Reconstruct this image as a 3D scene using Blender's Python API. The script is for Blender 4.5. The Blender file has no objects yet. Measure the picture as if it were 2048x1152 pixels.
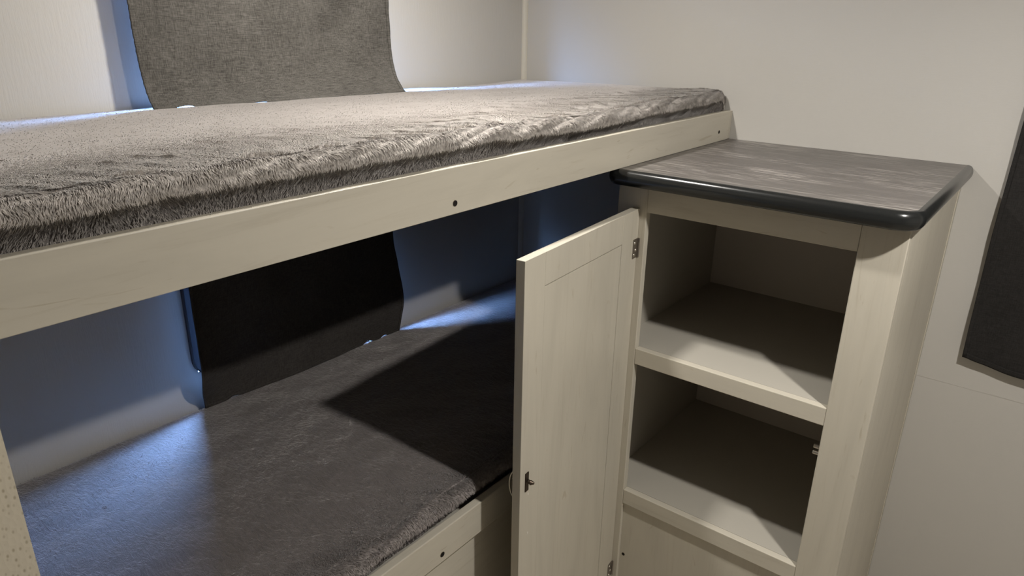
import bpy, bmesh, math, random
import numpy as np
from mathutils import Vector, Matrix, noise
random.seed(7)
S = bpy.context.scene
COL = S.collection

# ------------------------------------------------------------------ camera
cam_d = bpy.data.cameras.new('camera'); cam = bpy.data.objects.new('camera', cam_d); COL.objects.link(cam)
yaw, pit, rol, FPX = -0.9042, -0.3575, -0.0161, 1415.12
Rw = Matrix.Rotation(yaw, 3, 'Z') @ Matrix.Rotation(pit, 3, 'X') @ Matrix.Rotation(rol, 3, 'Y')
right, fwd, up = Rw.col[0], Rw.col[1], Rw.col[2]
M = Matrix.Identity(4)
for i in range(3):
    M[i][0] = right[i]; M[i][1] = up[i]; M[i][2] = -fwd[i]
M[0][3], M[1][3], M[2][3] = -2.0256, -1.5574, 1.5006
cam.matrix_world = M
cam_d.sensor_width = 36; cam_d.lens = 36 * FPX / 2048; cam_d.clip_start = 0.02
S.camera = cam

# ------------------------------------------------------------------ world, exposure
w = bpy.data.worlds.new('sky'); S.world = w; w.use_nodes = True
bg = w.node_tree.nodes['Background']
bg.inputs[0].default_value = (0.29, 0.49, 1.0, 1)
# blue sky outside; dim horizon added so light falls on mattress more than wall
_n = w.node_tree.nodes; _l = w.node_tree.links
_tc = _n.new('ShaderNodeTexCoord'); _sx = _n.new('ShaderNodeSeparateXYZ'); _mr = _n.new('ShaderNodeMapRange')
_l.new(_tc.outputs['Generated'], _sx.inputs[0]); _l.new(_sx.outputs['Z'], _mr.inputs['Value'])
_mr.inputs['From Min'].default_value = 0.0; _mr.inputs['From Max'].default_value = 0.55
_mr.inputs['To Min'].default_value = 8.0; _mr.inputs['To Max'].default_value = 560.0
_l.new(_mr.outputs[0], bg.inputs[1])
S.view_settings.view_transform = 'Standard'; S.view_settings.look = 'None'
S.view_settings.gamma = 1; S.view_settings.use_curve_mapping = False
S.view_settings.exposure = 0.0
LIGHTS = [((-1.032, -1.80, 1.925), 20.0), ((-0.97, -0.56, 1.925), 13.0)]   # two ceiling puck lights
FLOOR, CEIL = -0.11, 1.96

# ------------------------------------------------------------------ node helpers
def new_mat(name, col, rough=0.6, spec=0.3):
    m = bpy.data.materials.new(name); m.use_nodes = True
    b = m.node_tree.nodes['Principled BSDF']
    b.inputs['Base Color'].default_value = (*col, 1); b.inputs['Roughness'].default_value = rough
    b.inputs['Specular IOR Level'].default_value = spec
    return m, m.node_tree, b
def coords(nt, scale, rot=(0, 0, 0)):
    tc = nt.nodes.new('ShaderNodeTexCoord'); mp = nt.nodes.new('ShaderNodeMapping')
    mp.inputs['Scale'].default_value = scale; mp.inputs['Rotation'].default_value = rot
    nt.links.new(tc.outputs['Object'], mp.inputs[0]); return mp.outputs[0]
def tex_noise(nt, vec, scale=1, detail=4, rough=0.55, dist=0):
    n = nt.nodes.new('ShaderNodeTexNoise'); n.inputs['Scale'].default_value = scale
    n.inputs['Detail'].default_value = detail; n.inputs['Roughness'].default_value = rough
    n.inputs['Distortion'].default_value = dist
    nt.links.new(vec, n.inputs['Vector']); return n.outputs['Fac']
def ramp(nt, fac, stops):
    r = nt.nodes.new('ShaderNodeValToRGB'); e = r.color_ramp.elements
    while len(e) < len(stops): e.new(0.5)
    for k, (p, c) in enumerate(stops): e[k].position = p; e[k].color = (*c, 1)
    nt.links.new(fac, r.inputs[0]); return r.outputs[0]
def mix(nt, a, b, fac, mode='MIX'):
    m = nt.nodes.new('ShaderNodeMix'); m.data_type = 'RGBA'; m.blend_type = mode
    for sock, v in ((m.inputs[0], fac), (m.inputs[6], a), (m.inputs[7], b)):
        if hasattr(v, 'links') or hasattr(v, 'is_linked'): nt.links.new(v, sock)
        elif isinstance(v, (int, float)): sock.default_value = v
        else: sock.default_value = (*v, 1)
    return m.outputs[2]
def bump(nt, b, h, strength, dist):
    n = nt.nodes.new('ShaderNodeBump'); n.inputs['Strength'].default_value = strength
    n.inputs['Distance'].default_value = dist; nt.links.new(h, n.inputs['Height'])
    nt.links.new(n.outputs[0], b.inputs['Normal']); return n
def math_n(nt, op, a, b=None):
    n = nt.nodes.new('ShaderNodeMath'); n.operation = op
    for s, v in ((n.inputs[0], a), (n.inputs[1], b)):
        if v is None: continue
        if isinstance(v, (int, float)): s.default_value = v
        else: nt.links.new(v, s)
    return n.outputs[0]

# ------------------------------------------------------------------ materials
def wall_mat(name, col, kind):
    m, nt, b = new_mat(name, col, 0.65, 0.25)
    if kind == 'streak':                                    # vertical rippled vinyl wallpaper
        f = tex_noise(nt, coords(nt, (230, 230, 22)), 1, 3, 0.6, 0.6)
        g = tex_noise(nt, coords(nt, (3, 3, 3)), 1, 2)
        c = ramp(nt, g, [(0.3, tuple(x * 0.97 for x in col)), (0.7, col)])
        nt.links.new(c, b.inputs['Base Color']); bump(nt, b, f, 0.24, 0.002)
    else:                                                   # fine woven vinyl wallpaper
        f = tex_noise(nt, coords(nt, (60, 60, 500)), 1, 3, 0.6)
        g = tex_noise(nt, coords(nt, (500, 500, 60)), 1, 3, 0.6)
        bump(nt, b, math_n(nt, 'ADD', f, g), 0.16, 0.001)
        h = tex_noise(nt, coords(nt, (2, 2, 2)), 1, 2)
        c = ramp(nt, h, [(0.3, tuple(x * 0.97 for x in col)), (0.7, col)])
        nt.links.new(c, b.inputs['Base Color'])
    return m
WALLC = (0.53, 0.51, 0.475)
M_wall_back = wall_mat('wallpaper_streaked', WALLC, 'streak')
M_wall = wall_mat('wallpaper_woven', WALLC, 'weave')
M_ceil = wall_mat('ceiling_vinyl', (0.62, 0.60, 0.56), 'weave')
M_trim, _, _ = new_mat('trim_vinyl', (0.60, 0.565, 0.49), 0.5)
def floor_mat():
    m, nt, b = new_mat('floor_vinyl', (0.13, 0.10, 0.075), 0.5)
    g = tex_noise(nt, coords(nt, (3, 40, 3)), 1, 6, 0.6, 1)
    nt.links.new(ramp(nt, g, [(0.3, (0.44, 0.40, 0.34)), (0.7, (0.56, 0.51, 0.43))]), b.inputs['Base Color'])
    return m
M_floor = floor_mat()
def dotted_mat():
    m, nt, b = new_mat('dotted_vinyl_panel', (0.60, 0.545, 0.44), 0.6)
    v = nt.nodes.new('ShaderNodeTexVoronoi'); v.inputs['Scale'].default_value = 1
    v.inputs['Randomness'].default_value = 0.75
    nt.links.new(coords(nt, (170, 170, 95)), v.inputs['Vector'])
    c = ramp(nt, v.outputs['Distance'], [(0.10, (0.40, 0.35, 0.26)), (0.30, (0.60, 0.545, 0.44))])
    nt.links.new(c, b.inputs['Base Color'])
    bump(nt, b, v.outputs['Distance'], 0.3, 0.001); return m
M_dot = dotted_mat()
def wood_mat(name, axis, col=(0.535, 0.498, 0.418)):
    m, nt, b = new_mat(name, col, 0.42, 0.3)
    lo, hi = 3.0, 60.0
    sc = [hi, hi, hi]; sc[axis] = lo
    g = tex_noise(nt, coords(nt, sc), 1, 5, 0.6, 1.6)
    sc2 = [9.0, 9.0, 9.0]; sc2[axis] = 1.4
    g2 = tex_noise(nt, coords(nt, sc2), 1, 4, 0.55, 2.2)
    d1 = tuple(x * 0.945 for x in col); l1 = tuple(x * 1.04 for x in col)
    c1 = ramp(nt, g2, [(0.32, d1), (0.52, col), (0.75, l1)])
    c2 = ramp(nt, g, [(0.26, (0.82, 0.79, 0.75)), (0.42, (0.985, 0.98, 0.975)), (0.7, (1.02, 1.02, 1.02))])
    c = mix(nt, c1, c2, 0.5, 'MULTIPLY')
    # faint short cathedral marks
    sc3 = [30.0, 30.0, 30.0]; sc3[axis] = 5.0
    g3 = tex_noise(nt, coords(nt, sc3), 1, 2, 0.5, 3.0)
    c3 = ramp(nt, g3, [(0.68, (1, 1, 1)), (0.75, (0.80, 0.76, 0.70))])
    c = mix(nt, c, c3, 0.7, 'MULTIPLY')
    nt.links.new(c, b.inputs['Base Color'])
    bump(nt, b, g, 0.05, 0.001)
    return m
M_wx, M_wy, M_wz = (wood_mat('greige_laminate_' + a, i) for i, a in enumerate(('lengthwise', 'crosswise', 'upright')))
M_int, _, _ = new_mat('darkened_interior_laminate', (0.41, 0.385, 0.335), 0.5, 0.3)
M_back, _, _ = new_mat('cabinet_back_board', (0.62, 0.56, 0.50), 0.6, 0.2)
def edge_mat():
    m, nt, b = new_mat('rail_edge_banding', (0.70, 0.66, 0.56), 0.35, 0.4); return m
M_edge = edge_mat()
def counter_mat():
    m, nt, b = new_mat('slate_streak_laminate', (0.13, 0.12, 0.115), 0.38, 0.5)
    base = ramp(nt, tex_noise(nt, coords(nt, (10, 3, 8)), 1, 4, 0.6, 1.0), [(0.3, (0.100, 0.091, 0.084)), (0.7, (0.125, 0.114, 0.107))])
    s1 = tex_noise(nt, coords(nt, (190, 9, 60), (0, 0, 0.07)), 1, 5, 0.62, 0.8)
    s2 = tex_noise(nt, coords(nt, (140, 8, 60), (0, 0, -0.10)), 1, 4, 0.6, 0.6)
    k1 = ramp(nt, s1, [(0.55, (0, 0, 0)), (0.64, (1, 1, 1))])
    k2 = ramp(nt, s2, [(0.56, (0, 0, 0)), (0.65, (1, 1, 1))])
    k = mix(nt, k1, k2, 1.0, 'LIGHTEN')
    msk = ramp(nt, tex_noise(nt, coords(nt, (7, 2.2, 5)), 1, 2), [(0.38, (0.15, 0.15, 0.15)), (0.6, (0.9, 0.9, 0.9))])
    k = mix(nt, k, msk, 1.0, 'MULTIPLY')
    nt.links.new(mix(nt, base, (0.42, 0.39, 0.36), k), b.inputs['Base Color'])
    return m
M_counter = counter_mat()
M_nose, _, _ = new_mat('black_vinyl_edge_moulding', (0.012, 0.013, 0.013), 0.22, 0.55)
def fabric_mat(name, c0, c1, slub=1.0):
    m, nt, b = new_mat(name, c1, 0.95, 0.1)
    f = tex_noise(nt, coords(nt, (950, 950, 60)), 1, 3, 0.6)
    g = tex_noise(nt, coords(nt, (60, 60, 950)), 1, 3, 0.6)
    s = math_n(nt, 'ADD', f, g)
    big = tex_noise(nt, coords(nt, (9, 9, 9)), 1, 4, 0.6)
    t = math_n(nt, 'ADD', math_n(nt, 'MULTIPLY', s, 0.42), math_n(nt, 'MULTIPLY', big, 0.16))
    nt.links.new(ramp(nt, t, [(0.40, c0), (0.60, c1)]), b.inputs['Base Color'])
    bump(nt, b, s, 0.35, 0.0012)
    return m
M_cur_up = fabric_mat('charcoal_linen_weave', (0.045, 0.042, 0.037), (0.132, 0.124, 0.112))
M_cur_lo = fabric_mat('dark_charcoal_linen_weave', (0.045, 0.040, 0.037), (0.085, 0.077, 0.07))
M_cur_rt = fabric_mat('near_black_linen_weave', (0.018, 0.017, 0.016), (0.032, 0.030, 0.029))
def plush_mat(name, c0, c1, st=0.9):
    m, nt, b = new_mat(name, c1, 0.95, 0.05)
    b.inputs['Sheen Weight'].default_value = 1.0; b.inputs['Sheen Roughness'].default_value = 0.35; b.inputs['Sheen Tint'].default_value = (0.95, 0.90, 0.87, 1)
    warp = tex_noise(nt, coords(nt, (6, 6, 6)), 1, 2)
    v = nt.nodes.new('ShaderNodeVectorMath'); v.operation = 'ADD'
    sc = nt.nodes.new('ShaderNodeVectorMath'); sc.operation = 'SCALE'; sc.inputs['Scale'].default_value = 7.0
    cb = nt.nodes.new('ShaderNodeCombineXYZ'); nt.links.new(warp, cb.inputs[0]); nt.links.new(warp, cb.inputs[1])
    nt.links.new(cb.outputs[0], sc.inputs[0])
    nt.links.new(coords(nt, (130, 60, 60)), v.inputs[0]); nt.links.new(sc.outputs[0], v.inputs[1])
    f = tex_noise(nt, v.outputs[0], 1, 4, 0.65, 1.2)
    g = tex_noise(nt, coords(nt, (700, 500, 500)), 1, 2, 0.6)
    big = tex_noise(nt, coords(nt, (14, 30, 14)), 1, 4, 0.6, 1.0)
    h = math_n(nt, 'ADD', math_n(nt, 'MULTIPLY', f, 1.0), math_n(nt, 'MULTIPLY', g, 0.35))
    t = math_n(nt, 'ADD', math_n(nt, 'MULTIPLY', f, 0.55), math_n(nt, 'MULTIPLY', big, 0.45))
    nt.links.new(ramp(nt, t, [(0.34, c0), (0.58, c1)]), b.inputs['Base Color'])
    bump(nt, b, h, st, 0.004)
    return m
M_plush = plush_mat('lit_plush_fleece', (0.20, 0.18, 0.168), (0.30, 0.275, 0.258), 0.5)  # lightened copy of one fleece, bright grazing sheen put into its colour
M_plush2 = plush_mat('lower_plush_fleece', (0.14, 0.125, 0.12), (0.185, 0.165, 0.16), 0.85)  # same fleece without the lightening
def pile_mat(name, c0, c1):
    m, nt, b = new_mat(name, c1, 0.8, 0.15)
    g = tex_noise(nt, coords(nt, (160, 160, 160)), 1, 2)
    nt.links.new(ramp(nt, g, [(0.35, c0), (0.65, c1)]), b.inputs['Base Color'])
    b.inputs['Sheen Weight'].default_value = 0.4; b.inputs['Sheen Roughness'].default_value = 0.4; return m
M_pile = pile_mat('lit_fleece_pile', (0.36, 0.33, 0.305), (0.58, 0.535, 0.495))  # fibres lightened to match, light on the upper bunk put into their colour
M_pile2 = pile_mat('lower_fleece_pile', (0.24, 0.215, 0.205), (0.40, 0.36, 0.345))
M_black, _, _ = new_mat('black_window_frame', (0.02, 0.024, 0.035), 0.35, 0.5)
M_bronze, _, b_ = new_mat('bronzed_steel', (0.07, 0.052, 0.038), 0.4); b_.inputs['Metallic'].default_value = 0.7
M_steel, _, b_ = new_mat('satin_nickel', (0.62, 0.58, 0.52), 0.28); b_.inputs['Metallic'].default_value = 1.0
M_hinge, _, b_ = new_mat('brushed_hinge_steel', (0.30, 0.27, 0.24), 0.35); b_.inputs['Metallic'].default_value = 0.9
M_hole, _, _ = new_mat('dark_screw_recess', (0.012, 0.010, 0.009), 0.8)
M_rim, _, _ = new_mat('screw_hole_rim', (0.16, 0.12, 0.08), 0.6)
M_chip, _, _ = new_mat('white_chipped_laminate', (0.85, 0.82, 0.76), 0.6)
M_white, _, _ = new_mat('white_lamp_plastic', (0.8, 0.8, 0.78), 0.4)
def lens_mat():
    m, nt, b = new_mat('warm_lamp_lens', (0.9, 0.88, 0.8), 0.4)
    b.inputs['Emission Color'].default_value = (1, 0.88, 0.7, 1); b.inputs['Emission Strength'].default_value = 6
    return m
M_lens = lens_mat()
def glass_mat():
    m = bpy.data.materials.new('tinted_window_glass'); m.use_nodes = True; nt = m.node_tree; nt.nodes.clear()
    o = nt.nodes.new('ShaderNodeOutputMaterial'); mx = nt.nodes.new('ShaderNodeMixShader')
    t = nt.nodes.new('ShaderNodeBsdfTransparent'); t.inputs[0].default_value = (0.75, 0.8, 0.82, 1)
    g = nt.nodes.new('ShaderNodeBsdfGlossy'); g.inputs['Roughness'].default_value = 0.02
    mx.inputs[0].default_value = 0.06
    nt.links.new(t.outputs[0], mx.inputs[1]); nt.links.new(g.outputs[0], mx.inputs[2]); nt.links.new(mx.outputs[0], o.inputs[0])
    return m
M_glass = glass_mat()

# ------------------------------------------------------------------ mesh helpers
def link(name, bm, mat, parent=None, smooth=False, bevel=0.0, seg=2):
    bmesh.ops.recalc_face_normals(bm, faces=bm.faces[:])
    me = bpy.data.meshes.new(name); bm.to_mesh(me); bm.free()
    o = bpy.data.objects.new(name, me); COL.objects.link(o)
    if not isinstance(mat, (list, tuple)): mat = [mat]
    for m in mat: me.materials.append(m)
    if smooth:
        for p in me.polygons: p.use_smooth = True
    if parent:
        o.parent = parent; o.matrix_parent_inverse = parent_matrix(parent).inverted()
    if bevel:
        b = o.modifiers.new('bevel', 'BEVEL'); b.width = bevel; b.segments = seg; b.limit_method = 'ANGLE'
        b.angle_limit = math.radians(40); b.harden_normals = False
    return o
def parent_matrix(p):
    m = Matrix.LocRotScale(p.location, p.rotation_euler, p.scale)
    if p.parent: m = parent_matrix(p.parent) @ p.matrix_parent_inverse @ m
    return m
def box(bm, x0, x1, y0, y1, z0, z1, R=None, mi=0):
    vs = [bm.verts.new((x, y, z)) for x in (x0, x1) for y in (y0, y1) for z in (z0, z1)]
    for f in ((0, 1, 3, 2), (4, 6, 7, 5), (0, 4, 5, 1), (2, 3, 7, 6), (0, 2, 6, 4), (1, 5, 7, 3)):
        q = bm.faces.new([vs[i] for i in f]); q.material_index = mi
    if R is not None:
        for v in vs: v.co = R @ v.co
    return vs
def cyl(bm, c, axis, r0, r1, h, n=20, R=None):
    """frustum from c along axis with length h"""
    a = Vector(axis).normalized(); t = a.orthogonal().normalized(); s = a.cross(t)
    c = Vector(c); A = []; B = []
    for i in range(n):
        th = 2 * math.pi * i / n; d = t * math.cos(th) + s * math.sin(th)
        A.append(bm.verts.new(c + d * r0)); B.append(bm.verts.new(c + a * h + d * r1))
    for i in range(n):
        bm.faces.new((A[i], A[(i + 1) % n], B[(i + 1) % n], B[i]))
    bm.faces.new(A[::-1]); bm.faces.new(B)
    if R is not None:
        for v in A + B: v.co = R @ v.co
def tube(bm, pts, r, n=10, R=None):
    pts = [Vector(p) for p in pts]; rings = []
    for i, p in enumerate(pts):
        d = (pts[min(i + 1, len(pts) - 1)] - pts[max(i - 1, 0)]).normalized()
        t = d.cross(Vector((0.31, 0.95, 0.05))).normalized(); s = d.cross(t)
        rings.append([bm.verts.new(p + (t * math.cos(2 * math.pi * k / n) + s * math.sin(2 * math.pi * k / n)) * r) for k in range(n)])
    for a, b in zip(rings, rings[1:]):
        for k in range(n): bm.faces.new((a[k], a[(k + 1) % n], b[(k + 1) % n], b[k]))
    bm.faces.new(rings[0][::-1]); bm.faces.new(rings[-1])
    if R is not None:
        for q in rings:
            for v in q: v.co = R @ v.co
def struct(name, bm, mat, parent=None, **k):
    o = link(name, bm, mat, parent, **k)
    if not parent: o['kind'] = 'structure'
    return o
def thing(name, label, cat, loc, group=None):
    o = bpy.data.objects.new(name, None); COL.objects.link(o); o.location = loc
    o.empty_display_size = 0.1; o['label'] = label; o['category'] = cat
    if group: o['group'] = group
    return o
def tag(o, label, cat, group=None):
    o['label'] = label; o['category'] = cat
    if group: o['group'] = group
    return o
def new(): return bmesh.new()

# ------------------------------------------------------------------ the room
XL, YF = -3.3, -3.0                                      # far left wall, wall behind the camera
WU = (-1.270, -0.720, 1.36, 1.74)                        # upper window opening x0 x1 z0 z1
WL = (-1.283, -0.690, 0.690, 1.03)                       # lower window opening
bm = new(); T = 0.045
box(bm, XL, WL[0], 0, T, FLOOR, CEIL)
box(bm, WU[1], 0.05, 0, T, FLOOR, CEIL)
box(bm, WL[0], WU[1], 0, T, FLOOR, WL[2]); box(bm, WL[0], WU[1], 0, T, WL[3], WU[2])
box(bm, WL[0], WU[1], 0, T, WU[3], CEIL)
box(bm, WL[0], WU[0], 0, T, WU[2], WU[3])
struct('wall_back', bm, M_wall_back)
bm = new(); box(bm, 0, 0.05, YF, T, 0.628, CEIL); box(bm, 0.0006, 0.05, YF, T, FLOOR, 0.628)
struct('wall_right', bm, M_wall)
bm = new(); box(bm, XL - 0.05, XL, YF, T, FLOOR, CEIL); struct('wall_left', bm, M_wall)
bm = new(); box(bm, XL - 0.05, 0.05, YF - 0.05, YF, FLOOR, CEIL); struct('wall_front', bm, M_wall)
bm = new(); box(bm, XL - 0.05, 0.05, YF - 0.05, T, FLOOR - 0.04, FLOOR); struct('floor', bm, M_floor)
bm = new(); box(bm, XL - 0.05, 0.05, YF - 0.05, T, CEIL, CEIL + 0.04); struct('ceiling', bm, M_ceil)
# end panel of the bunks, edge on at the lower left of the view
bm = new(); box(bm, -2.04, -1.857, -0.762, -0.7605, FLOOR, 1.195); box(bm, -2.04, -1.857, -0.7604, -0.742, FLOOR, 1.195)
struct('bunk_end_panel', bm, M_dot)
bm = new(); box(bm, -2.04, -2.0, -0.7418, 0, FLOOR, CEIL)
struct('wall_partition', bm, M_wall)
# corner moulding
bm = new()
pf = [(0, 0)] + [(-0.014 * math.cos(a), -0.014 * math.sin(a)) for a in [i * math.pi / 16 for i in range(9)]]
pr = [(p[0] * 1.0, p[1] * 1.0) for p in pf]
lo = [bm.verts.new((p[0], p[1], 0.58)) for p in pr]; hi = [bm.verts.new((p[0], p[1], CEIL)) for p in pr]
for i in range(len(pr)): bm.faces.new((lo[i], lo[(i + 1) % len(pr)], hi[(i + 1) % len(pr)], hi[i]))
bm.faces.new(lo); bm.faces.new(hi[::-1])
struct('trim_1', bm, M_trim, smooth=False)

def window(idx, W, ring):
    x0, x1, z0, z1 = W
    root = bpy.data.objects.new('window_%d' % idx, None); COL.objects.link(root)
    root.location = ((x0 + x1) / 2, 0.02, z0); root['kind'] = 'structure'
    # clamp ring on the wall face plus the jamb lining, rounded outside corners
    bm = new(); n = 8
    def loop(a, b, c, d, r, y):
        out = []
        for (cx, cz, a0) in ((b - r, d - r, 0), (a + r, d - r, 90), (a + r, c + r, 180), (b - r, c + r, 270)):
            for k in range(n + 1):
                t = math.radians(a0 + 90 * k / n); out.append(bm.verts.new((cx + r * math.cos(t), y, cz + r * math.sin(t))))
        return out
    g = ring
    L = [loop(x0 - g, x1 + g, z0 - g, z1 + g, 0.05, -0.0002), loop(x0 - g, x1 + g, z0 - g, z1 + g, 0.05, -0.0085),
         loop(x0 - g + .003, x1 + g - .003, z0 - g + .003, z1 + g - .003, 0.047, -0.0105),
         loop(x0 + .004, x1 - .004, z0 + .004, z1 - .004, 0.03, -0.0105), loop(x0 + .006, x1 - .006, z0 + .006, z1 - .006, 0.03, 0.004)]
    for p, q in zip(L, L[1:]):
        for i in range(len(p)): bm.faces.new((p[i], p[(i + 1) % len(p)], q[(i + 1) % len(p)], q[i]))
    link('window_frame', bm, M_black, root, smooth=False)
    bm = new(); box(bm, x0 + .0005, x1 - .0005, 0.0042, 0.008, z0 + .0005, z1 - .0005); link('window_pane', bm, M_glass, root)
    ld = bpy.data.lights.new('daylight_portal', 'AREA'); ld.shape = 'RECTANGLE'; ld.size = x1 - x0; ld.size_y = z1 - z0
    ld.cycles.is_portal = True
    lo_ = bpy.data.objects.new('daylight_portal', ld); COL.objects.link(lo_)
    lo_.location = ((x0 + x1) / 2, 0.05, (z0 + z1) / 2); lo_.rotation_euler = (math.radians(-90), 0, 0)
window(1, WU, 0.014); window(2, WL, 0.013)

# ------------------------------------------------------------------ ceiling lights
for k, (p, power) in enumerate(LIGHTS):
    root = thing('ceiling_light', ('round white ceiling puck light above the floor in front of the cabinet', 'round white ceiling puck light above the upper bunk')[k], 'light', (p[0], p[1], CEIL))
    bm = new(); cyl(bm, (p[0], p[1], CEIL), (0, 0, -1), 0.060, 0.054, 0.018, 40); link('housing', bm, M_white, root, bevel=0.002)
    bm = new(); cyl(bm, (p[0], p[1], CEIL - 0.0182), (0, 0, -1), 0.036, 0.033, 0.006, 32); link('lens', bm, M_lens, root)
    ld = bpy.data.lights.new('puck_lamp', 'AREA'); ld.shape = 'DISK'; ld.size = 0.06; ld.energy = power; ld.color = (1.0, 0.96, 0.90)
    lo_ = bpy.data.objects.new('puck_lamp', ld); COL.objects.link(lo_); lo_.location = p

# ------------------------------------------------------------------ bunks
def screw_hole(x, y, z, ax, parent, r=0.0042):
    """counterbored screw seen as a dark dish; ax = outward direction"""
    a = Vector(ax); bm = new(); c = Vector((x, y, z)); n = 20
    t = a.orthogonal().normalized(); s = a.cross(t); rings = []
    for rr, d in ((r * 1.05, 0.0002), (r, 0.0009), (r * 0.8, 0.0009), (r * 0.72, 0.0001)):
        rings.append([bm.verts.new(c + a * d + (t * math.cos(2 * math.pi * i / n) + s * math.sin(2 * math.pi * i / n)) * rr) for i in range(n)])
    for k, (p, q) in enumerate(zip(rings, rings[1:])):
        for i in range(n):
            f = bm.faces.new((p[i], p[(i + 1) % n], q[(i + 1) % n], q[i])); f.material_index = 1 if k < 1 else 0
    f = bm.faces.new(rings[-1])
    # cross slot
    for v in (t, s):
        u = a.cross(v); ps = [c + v * r * .6 * i + u * r * .12 * j + a * 0.0004 for i, j in ((-1, -1), (1, -1), (1, 1), (-1, 1))]
        bm.faces.new([bm.verts.new(p) for p in ps])
    o = link('screw', bm, [M_hole, M_rim], parent); o['label'] = 'dark recessed screw head'

XB = -1.999
ub = thing('upper_bunk', 'upper bunk bed frame with long pale wood front rail above the countertop', 'bunk bed', (-1.0, -0.38, 1.197), )
bm = new(); box(bm, XB, -0.0125, -0.760, -0.741, 1.1972, 1.277)
link('front_rail', bm, M_wx, ub, bevel=0.0012)
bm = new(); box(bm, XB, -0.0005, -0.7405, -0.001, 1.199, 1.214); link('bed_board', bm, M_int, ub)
bm = new(); box(bm, -0.012, -0.0005, -0.7595, -0.7408, 1.199, 1.276); link('end_cleat', bm, M_wz, ub)
screw_hole(-1.171, -0.760, 1.216, (0, -1, 0), ub, 0.0052); screw_hole(-0.083, -0.760, 1.224, (0, -1, 0), ub, 0.0046)

YR = -0.739
lb = thing('lower_bunk', 'lower bunk bed frame with pale wood rail and panel beneath, behind the open door', 'bunk bed', (-1.0, -0.38, FLOOR))
bm = new(); box(bm, XB, -0.003, YR, YR + 0.019, 0.470, 0.5475); link('front_rail', bm, M_wx, lb, bevel=0.002)
bm = new(); box(bm, XB, -0.003, YR + 0.0192, YR + 0.031, FLOOR, 0.500); link('kick_panel', bm, M_wx, lb)
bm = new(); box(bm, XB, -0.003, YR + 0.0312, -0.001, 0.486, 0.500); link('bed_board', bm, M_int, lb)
screw_hole(-1.20, YR, 0.490, (0, -1, 0), lb, 0.0058)

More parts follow.
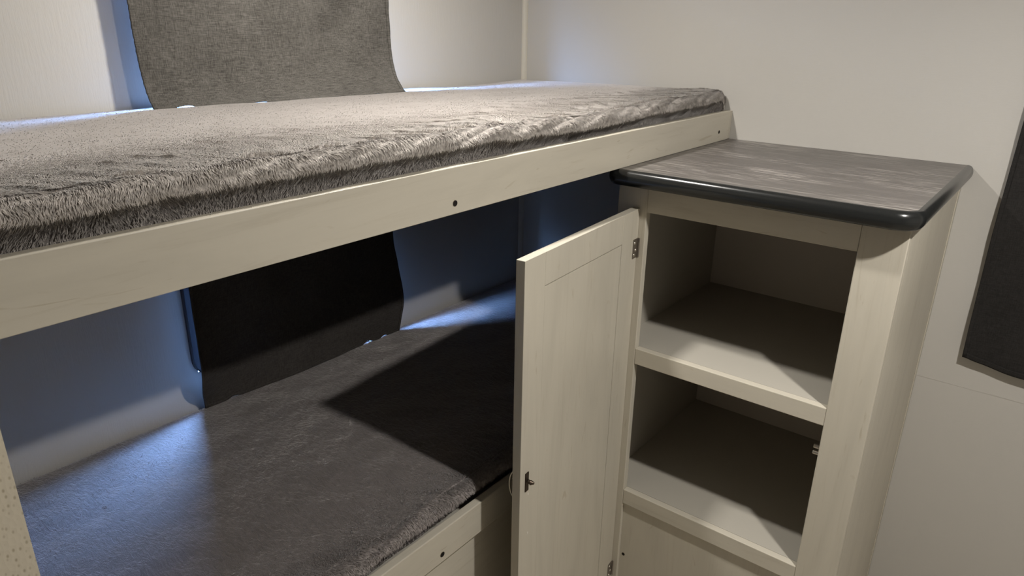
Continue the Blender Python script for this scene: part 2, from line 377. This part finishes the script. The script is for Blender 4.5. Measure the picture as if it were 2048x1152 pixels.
# ------------------------------------------------------------------ mattresses in plush covers
def nz(x, y, z=0.0, s=1.0): return noise.noise(Vector((x * s, y * s, z)))
def mattress(name, label, x0, x1, yb, yf, zb, top, front_r, mat, pmat, wrinkle, seed, nblade, blade, dark_label=None):
    """closed padded slab: a swept profile from back bottom over the top to the front bottom"""
    root = thing(name, label, 'mattress', ((x0 + x1) / 2, (yb + yf) / 2, zb))
    nx = 460; tuck = 0.046; zrail = blade['zrail']
    prof = []                                            # (t, y, dz, ny, nz_)
    H = lambda x, y: top(x, y)
    nt_ = 150
    ys = [yb + (yf + front_r - yb) * (i / nt_) ** 1.0 for i in range(nt_ + 1)]
    verts = []; P = []; Nn = []
    arc = [i / 26 * math.pi / 2 for i in range(1, 27)]
    nside = 10
    for i in range(nx + 1):
        x = x0 + (x1 - x0) * i / nx
        ex = min(x1 - x, x - x0); er = 0.032
        drop = (er - math.sqrt(max(er * er - (er - ex) ** 2, 0))) if ex < er else 0
        row = []; nr = []
        eb = 0.02
        for y in ys:
            d = yb - y
            db = (eb - math.sqrt(max(eb * eb - (eb - d) ** 2, 0))) if d < eb else 0
            row.append([x, y, H(x, y) - max(db, drop)]); nr.append((0, 0, 1))
        yc = yf + front_r; zt = H(x, yc) - drop
        rz = min(front_r * 1.0, zt - zb - 0.004)
        for a in arc:
            row.append([x, yc - front_r * math.sin(a), zt - rz * (1 - math.cos(a))]); nr.append((0, -math.sin(a), math.cos(a)))
        zs = zt - rz
        for k in range(1, nside + 1):
            t = k / nside; row.append([x, yf + tuck * math.sin(min(t / 0.6, 1) * math.pi / 2), zs + (zb - zs) * t]); nr.append((0, -1, 0))
        # wrinkles and padding, along the normal
        for j, (p, n_) in enumerate(zip(row, nr)):
            fy = (p[1] - yf) / 0.25; edge = math.exp(-fy * fy)
            s = p[2] * 1.0 + (0 if j <= nt_ else 0)
            a = j - nt_
            q = p[1] - (max(a, 0) * 0.0017)
            wv = 0.0022 * nz(p[0] * 3.1, q * 6, seed) + 0.0016 * nz(p[0] * 9, q * 14, seed + 3)
            wv += edge * wrinkle * (0.0060 * nz(p[0] * 7 + q * 9, q * 3.0, seed + 5) + 0.0030 * nz(p[0] * 24 + q * 20, q * 11, seed + 9)
                                    + 0.0012 * nz(p[0] * 70, q * 30, seed + 2))
            if a > 0:
                wv += wrinkle * (0.010 * nz(p[0] * 5, 1.5, seed + 21) + 0.014 * nz(p[0] * 13 + a * 0.09, a * 0.02, seed + 22))
            if ex < 0.004 or j == 0: wv = 0
            wv = min(wv, 0.0045 if (a > 0 and p[2] < zrail + 0.006) else 0.02)
            p[0] += 0; p[1] += n_[1] * wv; p[2] += n_[2] * wv
            if x1 > -0.05 and p[0] > x1 - 0.001: pass
        # bottom closing vertex at back
        verts += row
        P.append(row); Nn.append(nr)
    m_ = len(P[0])
    faces = []
    for i in range(nx):
        for j in range(m_ - 1):
            a = i * m_ + j; faces.append((a, a + 1, a + m_ + 1, a + m_))
    # bottom and back, end caps
    base = len(verts)
    for i in range(nx + 1): verts.append([P[i][0][0], yb, zb])
    for i in range(nx):
        faces.append((i * m_, (i + 1) * m_, base + i + 1, base + i))
        faces.append((i * m_ + m_ - 1, base + i, base + i + 1, (i + 1) * m_ + m_ - 1))
    faces.append([base] + [j for j in range(m_)][::1]); faces.append(([base + nx] + [nx * m_ + j for j in range(m_)])[::-1])
    me = bpy.data.meshes.new('cover'); me.from_pydata(verts, [], faces); me.update()
    for p in me.polygons: p.use_smooth = True
    me.materials.append(mat)
    o = bpy.data.objects.new('cover', me); COL.objects.link(o); o.parent = root; o.matrix_parent_inverse = parent_matrix(root).inverted()
    # pile: combed clumps of short fibres
    rng = np.random.default_rng(seed + 1)
    PA = np.array([[p for p in row] for row in P])       # nx+1, m_, 3
    V = []; F = []
    cnt = 0
    dens = blade['rows']
    js = rng.choice(np.arange(m_ - 2), size=nblade, p=dens(m_, nt_, np.array(P[0])[:, 1][:m_ - 2]))
    fi = rng.random(nblade) * nx; ii = np.minimum(fi.astype(int), nx - 1)
    fj = js + rng.random(nblade)
    jj = np.minimum(fj.astype(int), m_ - 2)
    u = fi - ii; v = fj - jj
    p00 = PA[ii, jj]; p10 = PA[ii + 1, jj]; p01 = PA[ii, jj + 1]; p11 = PA[ii + 1, jj + 1]
    pos = (p00 * ((1 - u) * (1 - v))[:, None] + p10 * (u * (1 - v))[:, None] + p01 * ((1 - u) * v)[:, None] + p11 * (u * v)[:, None])
    tx = p10 - p00; ty = p01 - p00
    tx /= np.linalg.norm(tx, axis=1)[:, None] + 1e-9; ty /= np.linalg.norm(ty, axis=1)[:, None] + 1e-9
    nn = np.cross(ty, tx); nn /= np.linalg.norm(nn, axis=1)[:, None] + 1e-9
    if nn[:, 2].mean() < 0: nn = -nn
    # clump direction field: sine sums, coherent over about a centimetre
    def fld(s1, s2, ph):
        X = pos[:, 0]; Y = fj * 0.0045
        return (np.sin(X * 95 * s1 + 2.0 * np.sin(Y * 60 + ph) + ph) + np.sin(X * 41 * s1 - Y * 70 * s2 + 2 * np.sin(X * 17 + ph)) + np.sin(X * 12 + Y * 33 + ph * 2)) / 3
    A_ = fld(1, 1, 0.3) * 1.0; B_ = fld(1.7, 1.3, 2.1)
    L = blade['len'] * (0.7 + 0.6 * rng.random(nblade)) * blade['lf'](pos, fj, nt_)
    d = ty * (0.85 + 0.35 * B_)[:, None] + tx * (0.75 * A_ + 0.18 * rng.standard_normal(nblade))[:, None] + nn * (blade['lift'] * (1 + np.abs(B_)))[:, None]
    d /= np.linalg.norm(d, axis=1)[:, None]
    side = np.cross(d, nn); side /= np.linalg.norm(side, axis=1)[:, None] + 1e-9
    wd = blade['w'] * (0.6 + 0.8 * rng.random(nblade))
    mid = pos + d * (L * 0.55)[:, None] + nn * (L * 0.10)[:, None]
    tip = pos + d * L[:, None]
    pos = pos - nn * 0.0006
    vv = np.stack([pos - side * wd[:, None], pos + side * wd[:, None], mid + side * (wd * 0.8)[:, None], mid - side * (wd * 0.8)[:, None], tip], 1).reshape(-1, 3)
    vv[:, 0] = np.minimum(vv[:, 0], -0.0008)
    if blade.get('ymin'): vv[:, 1] = np.where(vv[:, 2] < blade['zrail'] + 0.001, np.maximum(vv[:, 1], blade['ymin']), vv[:, 1])
    k = np.arange(nblade) * 5
    quads = np.stack([k, k + 1, k + 2, k + 3], 1); tris = np.stack([k + 3, k + 2, k + 4], 1)
    me = bpy.data.meshes.new('pile')
    me.vertices.add(len(vv)); me.vertices.foreach_set('co', vv.astype(np.float32).ravel())
    loops = np.concatenate([quads, tris], 1).ravel()      # per blade: 4 + 3
    me.loops.add(len(loops)); me.loops.foreach_set('vertex_index', loops.astype(np.int32))
    me.polygons.add(nblade * 2)
    st = np.stack([np.arange(nblade) * 7, np.arange(nblade) * 7 + 4], 1).ravel()
    me.polygons.foreach_set('loop_start', st.astype(np.int32))
    me.update(calc_edges=True); me.validate()
    for p in me.polygons: p.use_smooth = True
    me.materials.append(pmat)
    o = bpy.data.objects.new('fleece_pile', me); COL.objects.link(o); o.parent = root; o.matrix_parent_inverse = parent_matrix(root).inverted()
    o['kind'] = 'stuff'
    return root

def g(x, c, s): return math.exp(-((x - c) / s) ** 2)
def top_upper(x, y):
    z = 1.3235 + 0.0050 * math.sin(min(max(-y / 0.66, 0), 1) * math.pi * 0.62)
    z -= 0.006 * g(math.hypot(x + 1.79, (y + 0.79) * 0.4), 0.0, 0.009) if y > -0.76 else 0
    z += 0.006 * g(x, -1.05, 0.05) * g(y, -0.69, 0.045) - 0.005 * g(x, -0.97, 0.03) * g(y, -0.70, 0.05)
    z -= 0.006 * g(x, -0.28, 0.20) * g(y, 0, 0.15)
    z += 0.006 * g(x, -1.55, 0.25) * g(y, -0.60, 0.12)
    z += 0.005 * g(x, -0.02, 0.10) * g(y, -0.70, 0.12)
    z -= 0.008 * g(x, -0.70, 0.20) * g(y, -0.70, 0.10)
    z += 0.006 * g(x, -0.95, 0.05) * g(y, -0.66, 0.05)
    return z
def dens_upper(m_, nt_, ys):
    j = np.arange(m_ - 2); wgt = np.where(j < nt_, np.exp(-((ys + 0.72) / 0.13) ** 2) * 1.0 + 0.02, 0.85 / 2.2)
    wgt = np.where(j > nt_ + 30, 0.25, wgt); return wgt / wgt.sum()
mattress('bunk_mattress', 'mattress in warm grey plush fleece lying on the upper bunk above the counter', XB + 0.006, -0.006, -0.004, -0.738, 1.2145,
         top_upper, 0.021, M_plush, M_pile, 0.28, 11, 230000,
         dict(rows=dens_upper, len=0.0100, w=0.00045, lift=0.13, lf=lambda p, fj, nt_: np.clip(np.exp(-((p[:, 1] + 0.74) / 0.17) ** 2), 0.35, 1), ymin=-0.7398, zrail=1.277))
def top_lower(x, y):
    z = 0.600 + 0.004 * math.sin(min(max(-y / 0.66, 0), 1) * math.pi * 0.7)
    z -= 0.010 * max(0, (-y - 0.45) / 0.3)
    return z
def dens_lower(m_, nt_, ys):
    j = np.arange(m_ - 2); wgt = np.where(j < nt_, np.exp(-((ys + 0.72) / 0.10) ** 2) * 1.0 + 0.06, 0.55)
    return wgt / wgt.sum()
mattress('bunk_mattress', 'mattress in grey plush fleece lying on the shaded lower bunk', XB + 0.002, -0.006, -0.004, -0.722, 0.5005,
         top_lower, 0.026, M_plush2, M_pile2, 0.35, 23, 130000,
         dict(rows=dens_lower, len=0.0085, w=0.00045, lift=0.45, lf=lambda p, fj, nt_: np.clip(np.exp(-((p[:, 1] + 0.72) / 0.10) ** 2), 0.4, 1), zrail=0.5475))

# ------------------------------------------------------------------ curtains
M_blocker, _, _ = new_mat('added_black_backing', (0.022, 0.022, 0.023), 0.9, 0.05)  # unseen black backing added so window light bounces less onto the wall
def curtain(label, mat, pos, nu, nv, hem=0.018, hem_side=0.014, thick=0.0012, axis='y'):
    """pos(u,v) -> point; u across 0..1, v from bottom 0 to top 1; hems are doubled cloth"""
    root_p = pos(0.5, 0.0)
    root = thing('window_curtain', label, 'curtain', root_p)
    def sheet(name, us, vs, off, m=mat):
        bm = new(); gr = [[bm.verts.new(Vector(pos(u, v)) + off) for v in vs] for u in us]
        for a, b in zip(gr, gr[1:]):
            for j in range(len(vs) - 1): bm.faces.new((a[j], b[j], b[j + 1], a[j + 1]))
        o = link(name, bm, m, root, smooth=True)
        s = o.modifiers.new('cloth_thickness', 'SOLIDIFY'); s.thickness = thick; s.offset = 0
        return o
    lin = lambda a, b, n: [a + (b - a) * i / n for i in range(n + 1)]
    off0 = Vector((0, 0, 0)); offf = Vector((0, -0.0017, 0)) if axis == 'y' else Vector((-0.0017, 0, 0))
    sheet('cloth', lin(0, 1, nu), lin(0, 1, nv), off0)
    sheet('bottom_hem', lin(0.0, 1.0, nu), lin(0.0, hem, 4), offf)
    sheet('side_hem', lin(0.0, hem_side, 4), lin(0.0, 1, nv), offf)
    sheet('side_hem', lin(1 - hem_side, 1.0, 4), lin(0.0, 1, nv), offf)
    sheet('bounce_blocker', lin(0.006, 0.994, nu), lin(0.006, 1, nv), offf * -0.9, M_blocker)['label'] = 'added black backing that cuts window bounce'
    return root
def up_pos(u, v):
    z0 = top_upper(-1.326 + 0.666 * u, -0.058 - 0.045 * u) + 0.0000 + 0.0007 * math.sin(u * 19 + 1) + 0.0006 * math.sin(u * 41)
    z0 += 0.0055 * g(u, 0.105, 0.030) + 0.0025 * g(u, 0.86, 0.010) - 0.0007
    z = z0 + (1.72 - z0) * v
    x = -1.332 + 0.670 * u
    fl = math.exp(-v * 9.0)
    y = -0.052 - fl * (0.012 + 0.045 * u)
    x += fl * (0.012 * (1 - u)) 
    y += 0.016 * g(u * 1.0 - v * 0.45, 0.58, 0.09) * (1 - fl) + 0.004 * math.sin(u * 9 + v * 4) * (0.3 + v)
    y += 0.0022 * nz(u * 9, v * 9, 4) + 0.0010 * nz(u * 30, v * 30, 7)
    if u < 0.05: y += 0.0012 * math.sin(v * 160) * (1 - u / 0.05)
    if v > 0.9: y += (v - 0.9) * 10 * (-0.0015 - y)
    return (x, y, z)
curtain('grey linen curtain with crooked hem resting on the upper bunk mattress', M_cur_up, up_pos, 90, 70)
def lo_pos(u, v):
    z0 = top_lower(-1.318 + 0.664 * u, -0.04) + 0.0000 + 0.0007 * math.sin(u * 23 + 2)
    z0 += 0.007 * g(u, 0.12, 0.025) + 0.010 * g(u, 0.80, 0.022) + 0.007 * g(u, 0.90, 0.018)
    z = z0 + (1.06 - z0) * v
    x = -1.317 + 0.026 * g(v, 0, 0.13) * (1 - u) + (0.661 + 0.006 * g(v, 0.2, 0.12)) * u
    bulge = math.exp(-((v - 0.28) / 0.25) ** 2)
    y = -0.024 - 0.068 * (1 - u) ** 9 * (1 - math.exp(-(v / 0.16) ** 2)) - 0.030 * bulge * u ** 3 - 0.012 * math.sin(math.pi * u) * (0.4 + 0.6 * math.exp(-v * 4))
    y += 0.004 * math.sin(u * 11 + v * 3) * (0.4 + v) + 0.002 * nz(u * 9, v * 9, 14)
    if v > 0.9: y += (v - 0.9) * 10 * (-0.014 - y)
    return (x, y, z)
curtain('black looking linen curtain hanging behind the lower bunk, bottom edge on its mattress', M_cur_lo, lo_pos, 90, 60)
def rt_pos(u, v):
    z0 = 0.716 - 0.022 * u / 0.2 * 0.62 + 0.0025 * math.sin(u * 30)
    if u > 0.3: z0 = 0.716 - 0.022 * 0.93 + 0.0025 * math.sin(u * 30)
    z0 += 0.006 * g(u, 0.0, 0.03)
    z = z0 + (1.72 - z0) * v
    y = -1.450 - 0.66 * u + 0.004 * math.sin(v * 5) * (1 - u)
    x = -0.021 - 0.005 * (1 - v) + 0.003 * math.sin(u * 14 + v * 2) + 0.0015 * nz(u * 8, v * 8, 31) - 0.003 * g(u, 0, 0.02) * math.sin(v * 23)
    if v > 0.93: x += (v - 0.93) / 0.07 * (-0.0015 - x)
    return (x, y, z)
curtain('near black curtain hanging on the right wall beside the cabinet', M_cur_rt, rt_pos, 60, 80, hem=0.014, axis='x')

# ------------------------------------------------------------------ storage cabinet
FX = -0.590; YL, YRr = -0.742, -1.356; OL, OR = -0.818, -1.272; BT = -0.03
ZT = 1.1585
cab = thing('storage_cabinet', 'tall pale wood cabinet with two open shelves under a dark countertop', 'cabinet', (-0.30, -1.05, FLOOR))
bm = new(); box(bm, FX + 0.0192, -0.001, YL - 0.014, YL, FLOOR, ZT); link('side_panel', bm, M_int, cab)  # same laminate as the right side, interior shade put into its colour
bm = new(); box(bm, FX + 0.0192, -0.001, YRr, YRr + 0.014, FLOOR, ZT); link('side_panel', bm, M_wz, cab)
bm = new(); box(bm, -0.006, -0.001, YRr + 0.0142, YL - 0.0142, FLOOR, ZT); link('back_panel', bm, M_back, cab)
bm = new(); box(bm, FX, FX + 0.019, OL, YL, BT - 0.07, ZT); link('face_stile', bm, M_wz, cab, bevel=0.0015)
bm = new(); box(bm, FX, FX + 0.019, YRr, OR, BT - 0.07, ZT); link('face_stile', bm, M_wz, cab, bevel=0.0022, seg=3)
bm = new(); box(bm, FX, FX + 0.019, OR + 0.0002, OL - 0.0002, 1.099, ZT); link('top_rail', bm, M_wy, cab, bevel=0.001)
for zt, zb in ((0.754, 0.712), (0.3387, 0.2951)):
    bm = new(); box(bm, FX, FX + 0.019, OR + 0.0002, OL - 0.0002, zb, zt + 0.0006); r_ = link('shelf_rail', bm, M_wy, cab, bevel=0.0018)
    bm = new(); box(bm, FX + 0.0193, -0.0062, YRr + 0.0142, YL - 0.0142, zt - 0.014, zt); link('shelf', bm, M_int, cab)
bm = new(); box(bm, FX + 0.010, FX + 0.0188, OR + 0.0002, OL - 0.0002, BT, 0.2948); link('lower_panel', bm, M_wz, cab)
bm = new(); box(bm, FX, FX + 0.019, OR + 0.0002, OL - 0.0002, BT - 0.07, BT - 0.0002); link('bottom_rail', bm, M_wy, cab)
bm = new(); box(bm, -0.020, -0.001, YRr - 0.0024, YRr - 0.0002, FLOOR, ZT); link('scribe_strip', bm, M_wz, cab)
screw_hole(FX + 0.010, -0.829, 0.124, (-1, 0, 0), cab, 0.0045)
# roller catch on the inside of the right stile
ca = new(); box(ca, -0.569, -0.545, -1.3395, -1.285, 0.619, 0.652)
o = link('roller_catch', ca, M_steel, cab, bevel=0.001)
ca = new(); cyl(ca, (-0.560, -1.2845, 0.643), (0, 1, 0), 0.0050, 0.0050, 0.0295, 18); cyl(ca, (-0.560, -1.2845, 0.628), (0, 1, 0), 0.0050, 0.0050, 0.0295, 18)
q = link('roller', ca, M_steel, o, smooth=False, bevel=0.0012)

# door, swung open about its left edge
ang = 1.4926; H = Vector((FX - 0.0004, -0.8005, 0)); u_ = Vector((-math.sin(ang), -math.cos(ang), 0)); n_ = Vector((-math.cos(ang), math.sin(ang), 0))
DR = Matrix(((u_.x, n_.x, 0, H.x), (u_.y, n_.y, 0, H.y), (0, 0, 1, 0), (0, 0, 0, 1)))     # local (u, n, z)
DW, DT, D1, D0 = 0.486, 0.0194, 1.106, BT - 0.004
door = bpy.data.objects.new('door', None); COL.objects.link(door); door.parent = cab
door.matrix_parent_inverse = parent_matrix(cab).inverted(); door.location = H
def dbox(name, u0, u1, n0, n1, z0, z1, mat, bevel=0.0008):
    bm = new(); box(bm, u0, u1, n0, n1, z0, z1, DR); return link(name, bm, mat, door, bevel=bevel)
SW, TW = 0.083, 0.067
dbox('hinge_stile', 0.0, SW, 0, DT, D0, D1, M_wz)
dbox('latch_stile', DW - SW + 0.012, DW, 0, DT, D0, D1, M_wz)
dbox('top_door_rail', SW + 0.0001, DW - SW + 0.0119, 0, DT, D1 - TW, D1, M_wz)
dbox('bottom_door_rail', SW + 0.0001, DW - SW + 0.0119, 0, DT, D0, D0 + TW, M_wz)
dbox('door_panel', SW + 0.0028, DW - SW + 0.0118, 0.0004, 0.012, D0 + TW + 0.0018, D1 - TW - 0.0018, M_wz, 0.0)
def hinge(zc, mat):
    bm = new(); h = 0.0235
    box(bm, 0.0035, 0.0245, -0.0014, -0.0001, zc - h, zc + h, DR)
    cyl(bm, (-0.0012, -0.0035, zc - h), (0, 0, 1), 0.0032, 0.0032, 2 * h, 14, DR)
    box(bm, -0.001, 0.005, -0.0020, -0.0001, zc - h * .98, zc + h * .98, DR)
    o = link('hinge', bm, mat, door, bevel=0.0004)
    bm = new()
    for (a, b) in ((0.017, 0.014), (0.010, -0.004), (0.017, -0.015)):
        cyl(bm, (a, -0.0014, zc + b), (0, -1, 0), 0.0036, 0.0028, 0.0014, 16, DR)
    s = link('hinge_screws', bm, M_steel, o)
hinge(1.012, M_hinge); hinge(0.070, M_hinge)
# strike with prong for the roller catch
bm = new(); box(bm, 0.4570, 0.4690, -0.0022, -0.0001, 0.606, 0.650, DR)
tube(bm, [(0.4625, -0.0016, 0.632), (0.461, -0.005, 0.629), (0.4600, -0.009, 0.6275)], 0.0040, 12, DR)
cyl(bm, (0.4600, -0.0075, 0.6275), (-0.25, -1, 0), 0.0060, 0.0022, 0.0085, 14, DR)
link('catch_strike', bm, M_bronze, door, bevel=0.0005)
# pull handle on the outer face, seen only as a thin arc past the door edge
bm = new(); zc = 0.600
tube(bm, [(0.452, DT + 0.0005 + 0.0285 * math.sin(math.pi * k / 16) ** 0.7, zc - 0.038 * math.cos(math.pi * k / 16)) for k in range(17)], 0.0020, 10, DR)
o = link('pull_handle', bm, M_steel, door, smooth=True)
for (a, z, s) in ((0.4555, 0.594, 1.0), (0.4535, 0.4945, 1.1)):
    bm = new()
    pts = [DR @ Vector((a + 0.0011 * s * math.cos(t) * (1 + 0.3 * math.sin(3 * t)), -0.0002, z + 0.0034 * s * math.sin(t))) for t in [i * math.pi / 6 for i in range(12)]]
    bm.faces.new([bm.verts.new(p) for p in pts])
    r = bmesh.ops.extrude_face_region(bm, geom=bm.faces[:])
    for v in [e for e in r['geom'] if isinstance(e, bmesh.types.BMVert)]: v.co -= n_ * 0.0003
    o = link('chipped_spot', bm, M_chip, door); o['label'] = 'small white chip in the laminate'

# ------------------------------------------------------------------ countertop
ct = thing('countertop', 'dark slate look countertop with rounded black edge on the cabinet', 'countertop', (-0.31, -1.05, 1.16))
cx, cyr, cyl_ = -0.6219, -1.3603, -0.742
def outline(off, rr):
    """footprint, counter clockwise from the wall on the right, front right and front left corners rounded"""
    x, y0, y1 = cx - off, cyr - off, cyl_ + off
    pts = [(-0.0008, y0)]
    def arc(cx_, cy_, a0, a1, r, n=14):
        return [(cx_ + r * math.cos(math.radians(a0 + (a1 - a0) * k / n)), cy_ + r * math.sin(math.radians(a0 + (a1 - a0) * k / n))) for k in range(n + 1)]
    pts += arc(x + rr + off, y0 + rr + off, 270, 180, rr + off)
    r2 = 0.018
    pts += arc(x + r2 + off, y1 - r2 - off, 180, 90, r2 + off)
    pts += [(-0.0008, y1)]
    return pts
bm = new(); P0 = outline(0.0, 0.034); Zc, Tk = 1.1968, 0.036
b0 = [bm.verts.new((p[0], p[1], Zc - Tk)) for p in P0]; b1 = [bm.verts.new((p[0], p[1], Zc)) for p in P0]
bm.faces.new(b0); bm.faces.new(b1[::-1])
for i in range(len(P0)): bm.faces.new((b0[i], b0[(i + 1) % len(P0)], b1[(i + 1) % len(P0)], b1[i]))
link('laminate_top', bm, M_counter, ct)
bm = new(); rings = []
NR = 14
for k in range(NR + 1):
    a = -math.pi / 2 + math.pi * k / NR
    off = 0.0002 + 0.0150 * math.cos(a) ** 0.8 if abs(math.cos(a)) > 1e-6 else 0.0002
    z = Zc - Tk / 2 + (Tk / 2 + 0.0004) * math.sin(a)
    rings.append([bm.verts.new((p[0], p[1], z)) for p in outline(off, 0.034)])
for p, q in zip(rings, rings[1:]):
    for i in range(len(p) - 1): bm.faces.new((p[i], p[i + 1], q[i + 1], q[i]))
link('edge_moulding', bm, M_nose, ct, smooth=True)
